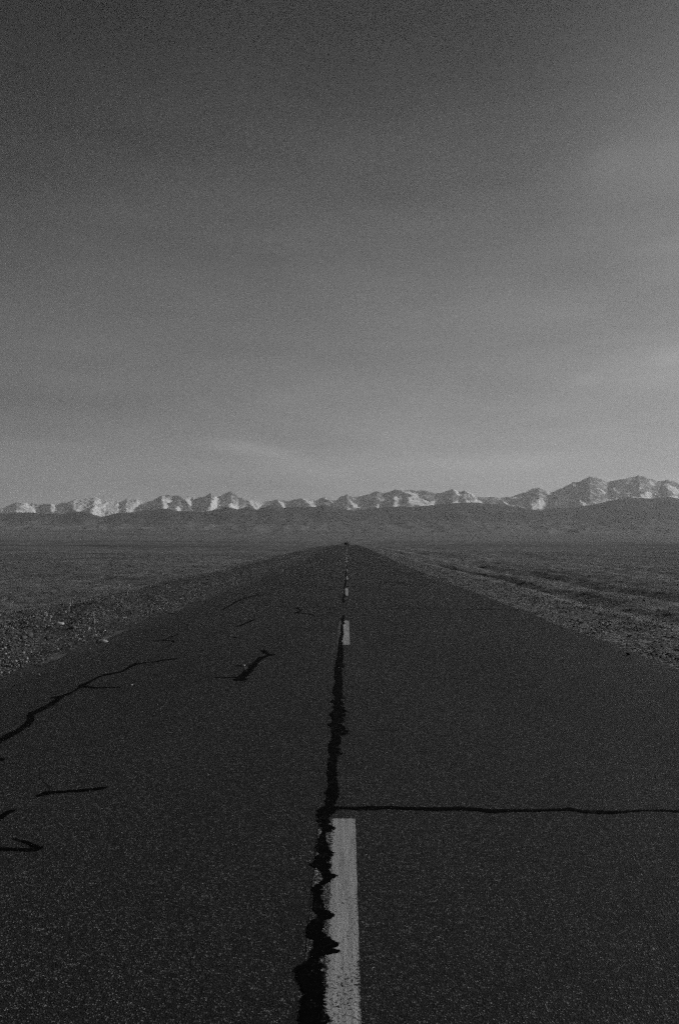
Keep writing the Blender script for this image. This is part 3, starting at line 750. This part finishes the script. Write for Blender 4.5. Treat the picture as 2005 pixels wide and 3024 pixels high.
weed(148, 1836, .11, 'short bushy weed close beside the pale rock on the left shoulder', 3)
weed(205, 1812, .16, 'dry weed rising behind the pale rock on the left shoulder', 4)
weed(281, 1838, .15, 'upright dry weed in the gravel right of the pale rock', 5)
weed(1668, 1754, .20, 'lone tall weed on the grass right of the road', 6)
# a dead stick standing out of the right shoulder
x, y = gp(1819, 1839); z = float(terrain(x, y))
V, Fc = [], []
tube(V, Fc, (0, 0, -.02), (-.028, .02, .04), .006, .005); tube(V, Fc, (-.028, .02, .04), (-.06, .04, .085), .005, .003); tube(V, Fc, (-.028, .02, .04), (-.015, .035, .07), .003, .002)
o = link_mesh('stick', np.array(V), Fc, M_STALK); o.location = (x, y, z)
tag(o, 'short pale broken stick poking up from the right gravel shoulder', 'stick')

# ------------------------------------------------------------------ the car far down the road (seen from behind)
def bevel_box(bm, x0, x1, y0, y1, z0, z1, bv=.05, top=1.0, taper_y=(0, 0)):
    vs_ = []
    for z, k in ((z0, 1.0), (z1, top)):
        for x, y in ((x0, y0), (x1, y0), (x1, y1), (x0, y1)):
            cx = (x0 + x1) / 2
            yy_ = y + (taper_y[0] if (z == z1 and y == y0) else 0) - (taper_y[1] if (z == z1 and y == y1) else 0)
            vs_.append(bm.verts.new((cx + (x - cx) * k, yy_, z)))
    fs = [(3, 2, 1, 0), (4, 5, 6, 7), (0, 1, 5, 4), (1, 2, 6, 5), (2, 3, 7, 6), (3, 0, 4, 7)]
    new = [bm.faces.new([vs_[i] for i in f]) for f in fs]
    ed = list({e for f in new for e in f.edges})
    if bv: bmesh.ops.bevel(bm, geom=ed, offset=bv, segments=2, affect='EDGES', profile=.6)
def bm_obj(name, bm, mat, parent):
    bmesh.ops.recalc_face_normals(bm, faces=bm.faces[:])
    me = bpy.data.meshes.new(name); bm.to_mesh(me); bm.free(); me.materials.append(mat)
    o = bpy.data.objects.new(name, me); col.objects.link(o); o.parent = parent; return o
M_BODY = plain('dark_car_paint', 0.008, 0.35, 0.5, var=.1); M_GLASS = plain('dark_glass', 0.01, 0.15, 0.5, var=.05)
M_RUB = plain('tyre_rubber', 0.01, 0.9, .2); M_LAMP = plain('lamp_lens', 0.05, 0.3, .5); M_RIM = plain('rim_metal', .25, .4, .5, .8)
car = bpy.data.objects.new('car', None); col.objects.link(car)
car.location = (-.75, 500, float(road_z(500)))
tag(car, 'dark car driving away at the far end of the road', 'car')
bm = bmesh.new(); bevel_box(bm, -.92, .92, 0, 4.6, .38, 1.05, .09); bm_obj('body', bm, M_BODY, car)
for sx in (-1, 1):
    for yp in (.3, 1.85, 3.25):
        bm = bmesh.new(); bevel_box(bm, sx * .66 - .05, sx * .66 + .05, yp - .05, yp + .05, 1.04, 1.64, .01); bm_obj('pillar', bm, M_BODY, car)
bm = bmesh.new(); bevel_box(bm, -.74, .74, .15, 3.1, 1.60, 1.74, .05, top=.92); bm_obj('roof', bm, M_BODY, car)
bm = bmesh.new(); bevel_box(bm, -.70, .70, .22, 3.35, 1.0, 1.62, .03, top=.96, taper_y=(.1, .4)); bm_obj('window_glass', bm, M_GLASS, car)
bm = bmesh.new(); bevel_box(bm, -.9, .9, -.10, .12, .40, .62, .05); bm_obj('rear_bumper', bm, M_BODY, car)
for sx in (-1, 1):
    bm = bmesh.new(); bevel_box(bm, sx * .78 - .1, sx * .78 + .1, -.02, .06, .78, .98, .02); bm_obj('tail_lamp', bm, M_LAMP, car)
    bm = bmesh.new(); bevel_box(bm, sx * 1.0 - .09, sx * 1.0 + .09, 2.9, 3.02, 1.02, 1.18, .03); bm_obj('side_mirror', bm, M_BODY, car)
    for yw in (.85, 3.6):
        bm = bmesh.new(); bmesh.ops.create_cone(bm, cap_ends=True, segments=24, radius1=.35, radius2=.35, depth=.24, matrix=Matrix.Translation((sx * .80, yw, .35)) @ Matrix.Rotation(R(90), 4, 'Y'))
        wh = bm_obj('wheel', bm, M_RUB, car)
        bm = bmesh.new(); bmesh.ops.create_cone(bm, cap_ends=True, segments=20, radius1=.21, radius2=.19, depth=.03, matrix=Matrix.Translation((sx * .93, yw, .35)) @ Matrix.Rotation(R(90 * sx), 4, 'Y'))
        bm_obj('rim', bm, M_RIM, wh)

# ------------------------------------------------------------------ haze: one closed box of even pale air
bm = bmesh.new(); bmesh.ops.create_cube(bm, size=1.0)
zmin = float(min(Z.min(), -100)) - 1; 
X0, X1, Y0_, Y1_, Z0, Z1 = -13000, 13000, -300, 17200, zmin, 1900
bmesh.ops.transform(bm, verts=bm.verts[:], matrix=Matrix.Translation(((X0 + X1) / 2, (Y0_ + Y1_) / 2, (Z0 + Z1) / 2)) @ Matrix.Diagonal((X1 - X0, Y1_ - Y0_, Z1 - Z0, 1)))
me = bpy.data.meshes.new('haze'); bm.to_mesh(me); bm.free()
hz = bpy.data.objects.new('haze', me); col.objects.link(hz); tag(hz, kind='stuff')
mh = bpy.data.materials.new('haze_air'); mh.use_nodes = True
t = mh.node_tree; t.nodes.clear()
vo = t.nodes.new('ShaderNodeVolumePrincipled'); vo.inputs['Color'].default_value = (.9, .9, .9, 1); vo.inputs['Density'].default_value = 3.6e-5
vo.inputs['Anisotropy'].default_value = 0.2
oo = t.nodes.new('ShaderNodeOutputMaterial'); t.links.new(vo.outputs[0], oo.inputs['Volume'])
me.materials.append(mh)
